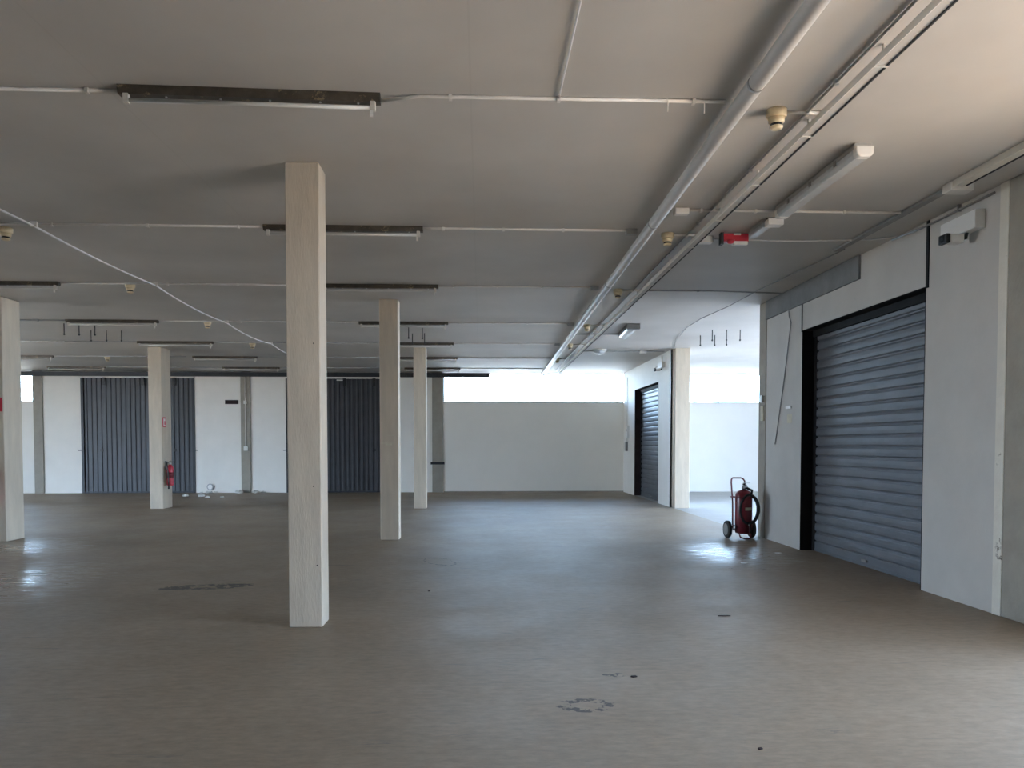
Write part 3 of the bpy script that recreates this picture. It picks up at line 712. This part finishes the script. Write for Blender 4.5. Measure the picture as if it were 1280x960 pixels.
# ------------------------------------------------------------------ fire extinguishers and their signs
def small_extinguisher(loc, rz, label):
    t = thing('fire_extinguisher', label, 'fire extinguisher', loc, rz, 'hand fire extinguishers')
    m = MB(); m.lathe([(.070, 0), (.078, .01), (.08, .03), (.08, .40), (.072, .45), (.045, .49), (.03, .51)], n=24); m.build('cylinder', 'bright_red', t)
    m = MB(); m.lathe([(.026, .505), (.026, .56), (.016, .575)], n=16); m.build('valve', 'chrome', t)
    m = MB(); m.box(-.012, .012, -.12, .02, .575, .588); m.box(-.012, .012, -.10, .02, .555, .563); m.build('lever', 'black', t, bevel=.003)
    m = MB(); m.tube([(0, .03, .545), (-.06, .05, .55), (-.105, .03, .47), (-.11, .0, .30), (-.10, -.0, .10), (-.098, 0, .0)], .013, 8); m.build('hose', 'black', t)
    m = MB(); m.tube([(-.098, 0, .0), (-.098, 0, -.08)], [.016, .024], 10); m.build('nozzle', 'black', t)
    m = MB(); m.lathe([(.0815, .18), (.0815, .32)], n=24); m.build('label_band', 'red', t)
    m = MB(); m.box(-.02, .02, .07, .125, .40, .60); m.build('wall_bracket', 'zinc', t)
    return t
small_extinguisher((-7.69 + .125, 19.22, .56), math.radians(90), 'red hand extinguisher hung on the side of the far left column')
small_extinguisher((-7.725, 12.7 - .125, .60), 0, 'red hand extinguisher on the front of the column at left edge')
def sign(x, y, z, axis, label, w, h):
    t = thing('extinguisher_sign', label, 'sign', (x, y, z), 0 if axis == 'Y' else math.radians(90), 'red extinguisher signs')
    m = MB(); m.box(-w / 2, w / 2, -.004, 0, 0, h); m.build('plate', 'bright_red', t)
    m = MB(); m.box(-w * .26, w * .26, -.006, -.004, h * .12, h * .86); m.build('pictogram_field', 'sign_white', t)
    m = MB(); m.lathe([(w * .07, 0), (w * .07, h * .34), (w * .03, h * .42)], (w * .04, -.006, h * .22), 'Z', 10); m.build('pictogram', 'bright_red', t)
    return t
sign(-7.69, 19.22, 1.98, 'X', 'red and white extinguisher sign on the far left column', .20, .24)
sign(-7.705, 12.7, 2.08, 'Y', 'red sign on the column at left edge', .19, .22)

# wheeled extinguisher
t = thing('wheeled_extinguisher', 'dark red wheeled fire extinguisher trolley standing before the grey pier', 'fire extinguisher', (4.335, 12.62, 0), math.radians(3))
body = [(.09, .085), (.128, .095), (.138, .12), (.138, .70), (.128, .75), (.10, .785), (.05, .805), (.035, .815)]
m = MB(); m.lathe(body, n=32); cy = m.build('cylinder', 'red', t)
m = MB(); m.lathe([(.1385, .475), (.1385, .525)], n=32)
for v in list(m.bm.verts):
    pass
bmesh.ops.delete(m.bm, geom=[f for f in m.bm.faces if f.calc_center_median().y > -.105 or len(f.verts) > 4 or f.calc_center_median().x < -.03], context='FACES')
m.build('label_sticker', 'paper', cy)
m = MB(); m.lathe([(.034, .81), (.034, .86), (.02, .88), (.02, .91)], n=16); m.build('valve', 'black', t)
m = MB(); m.box(-.012, .10, -.012, .012, .915, .928); m.tube([(0, 0, .90), (-.03, -.04, .86), (-.055, -.05, .81)], .008, 8); m.tube([(.02, 0, .90), (.05, -.02, .87), (.055, -.02, .80)], .010, 8)
m.build('valve_lever', 'chrome', t)
m = MB(); m.lathe([(.028, -.05), (.028, -.03)], (-.02, 0, .86), 'Y', 16); m.build('pressure_gauge', 'chrome', t)
m = MB(); h = []
h += [(-.145, .10, .14), (-.145, .11, .6), (-.165, .13, .93), (-.16, .135, .975), (-.14, .14, 1.0), (.0, .14, 1.0), (.04, .14, .985), (.065, .135, .95), (.075, .13, .84)]
m.tube(h, .013, 10); m.build('handle_frame', 'red', t)
m = MB(); m.tube([(.15, .10, .14), (.15, .11, .55), (.15, .10, .70)], .013, 10); m.build('side_frame', 'red', t)
m = MB(); m.tube([(-.24, .08, .15), (.17, .08, .15)], .012, 10); m.build('axle', 'zinc', t)
for z in (.20, .68):
    m = MB(); m.lathe([(.142, z), (.142, z + .02)], n=32); m.tube([(-.185, .09, z + .01), (-.13, .02, z + .01)], .012, 8); m.tube([(.165, .09, z + .01), (.13, .02, z + .01)], .012, 8); m.build('strap', 'red', t)
for s in (-1, 1):
    x = s * .205 - .035
    m = MB(); m.lathe([(.10, -.03), (.135, -.03), (.146, -.015), (.146, .015), (.135, .03), (.10, .03)], (x, .08, .15), 'X', 32)
    w = m.build('wheel', 'rubber', t)
    m = MB(); m.lathe([(.10, -.034), (.085, -.02), (.03, -.034), (.02, -.036)], (x, .08, .15), 'X', 24); m.lathe([(.02, .036), (.03, .034), (.085, .02), (.10, .034)], (x, .08, .15), 'X', 24); m.build('hub', 'zinc', w)
m = MB(); m.tube([(-.10, -.06, .10), (-.09, -.10, .035), (-.03, -.13, .013), (.05, -.13, .013), (.09, -.10, .04), (.10, -.06, .10)], .011, 10); m.build('foot_loop', 'red', t)
hose = [(.03, -.03, .84), (.12, -.05, .80)]
for k in range(27):
    a = math.radians(70 - k * 360 / 18)
    r = .185 if math.cos(a) > 0 else .145
    hose.append((.01 + r * math.cos(a), -.15 - (.004 * k if k < 14 else .056) + .05 * max(0, math.cos(a)), .50 + .235 * math.sin(a)))
m = MB(); m.tube(hose, .021, 10); m.build('hose', 'rubber', t)
m = MB(); m.tube([hose[-1], (hose[-1][0] + .03, hose[-1][1] + .01, hose[-1][2] - .06), (hose[-1][0] + .04, hose[-1][1] + .02, hose[-1][2] - .15)], [.016, .018, .024], 10); m.build('discharge_horn', 'black', t)

# small litter on the floor
def litter(x, y, sx, sy, label, mt):
    m = MB(); m.extrude([(-sx, -sy * .4), (-sx * .2, -sy), (sx, -sy * .2), (sx * .6, sy), (-sx * .7, sy * .7)], 0, .006, 'Z'); o = m.build('floor_scrap', mt); o.location = (x, y, 0)
    tag(o, label, 'scrap', 'scraps on the floor')
litter(3.45, 10.0, .05, .05, 'pale scrap on the floor before the wheeled extinguisher', 'sign_white')
litter(4.25, 10.9, .05, .05, 'pale scrap on the floor right of the shiny patch, near the shutter', 'sign_white')
litter(1.02, 5.1, .022, .015, 'dark reddish scrap on the floor in the foreground', 'brown_jamb')
litter(1.42, 3.85, .014, .010, 'tiny dark scrap closest to the camera at lower right', 'brown_jamb')
litter(2.2, 6.9, .06, .01, 'thin dark sliver on the floor at middle right', 'brown_jamb')
litter(-.55, 8.2, .012, .012, 'small dark scrap on the floor right of the nearest column', 'brown_jamb')

# ------------------------------------------------------------------ light
SKY, SUN = 25.0, 40.0
W = bpy.data.worlds.new('sky'); SC.world = W; W.use_nodes = True
nt = W.node_tree; bg = nt.nodes['Background']
tc = nt.nodes.new('ShaderNodeTexCoord'); sp = nt.nodes.new('ShaderNodeSeparateXYZ'); nt.links.new(tc.outputs['Generated'], sp.inputs[0])
rp = nt.nodes.new('ShaderNodeValToRGB'); rp.color_ramp.elements[0].position = 0; rp.color_ramp.elements[1].position = .6
rp.color_ramp.elements[0].color = (.62, .80, 1, 1); rp.color_ramp.elements[1].color = (.30, .56, 1, 1)
nt.links.new(sp.outputs[2], rp.inputs[0]); nt.links.new(rp.outputs[0], bg.inputs[0])
bg.inputs[1].default_value = SKY
sun = bpy.data.lights.new('sun', 'SUN'); sun.energy = SUN; sun.angle = math.radians(.6); sun.color = (1, .88, .72)
so = bpy.data.objects.new('sun', sun); COL.objects.link(so)
el, az = math.radians(68), math.radians(25)
so.rotation_euler = Vector((-math.cos(el) * math.cos(az), -math.cos(el) * math.sin(az), -math.sin(el))).to_track_quat('-Z', 'Y').to_euler()
def portal(c, sx, sy, d):
    l = bpy.data.lights.new('daylight_portal', 'AREA'); l.shape = 'RECTANGLE'; l.size = sx; l.size_y = sy; l.cycles.is_portal = True
    o = bpy.data.objects.new('daylight_portal', l); COL.objects.link(o); o.location = c
    o.rotation_euler = Vector(d).to_track_quat('-Z', 'Z').to_euler()
portal(((-1.22 + XR) / 2, YB + .28, (ZS + ZH) / 2), XR + 1.22, ZH - ZS, (0, -1, 0))
portal(((XR + XBAY) / 2, YB + .28, (ZS + ZH) / 2), XBAY - XR, ZH - ZS, (0, -1, 0))
portal(((XL - 14.28) / 2, YB + .28, (ZS + ZH) / 2), -14.28 - XL, ZH - ZS, (0, -1, 0))
portal((XO, (DN[0] + DN[1]) / 2, 1.65), DN[1] - DN[0], 3.3, (-1, 0, 0))
portal((XBAY + .3, 16.4, 1.85), 6.2, 3.7, (-1, 0, 0))
portal((XL - .28, (DL[0] + DL[1]) / 2, 1.8), DL[1] - DL[0], 3.6, (1, 0, 0))

# ------------------------------------------------------------------ camera
F = 970.0
cam = bpy.data.cameras.new('camera'); co = bpy.data.objects.new('camera', cam); COL.objects.link(co)
cam.sensor_fit = 'HORIZONTAL'; cam.sensor_width = 36; cam.lens = 36 * F / 1280
co.location = (0, 0, 1.55)
pitch, yaw = .0346, math.atan(39 / F)
co.rotation_euler = (math.pi / 2 - pitch, 0, -yaw)
cam.shift_y = (556 + F * math.tan(pitch) - 480) / 1280
cam.clip_end = 300
SC.camera = co

SC.view_settings.view_transform = 'Standard'; SC.view_settings.look = 'None'
SC.view_settings.gamma = 1; SC.view_settings.use_curve_mapping = False
SC.view_settings.exposure = 0.1
cy = SC.cycles
cy.max_bounces = 14; cy.diffuse_bounces = 10; cy.glossy_bounces = 6; cy.transparent_max_bounces = 12
cy.sample_clamp_indirect = 12; cy.use_denoising = True; cy.blur_glossy = 1.0
cy.caustics_reflective = False; cy.caustics_refractive = False
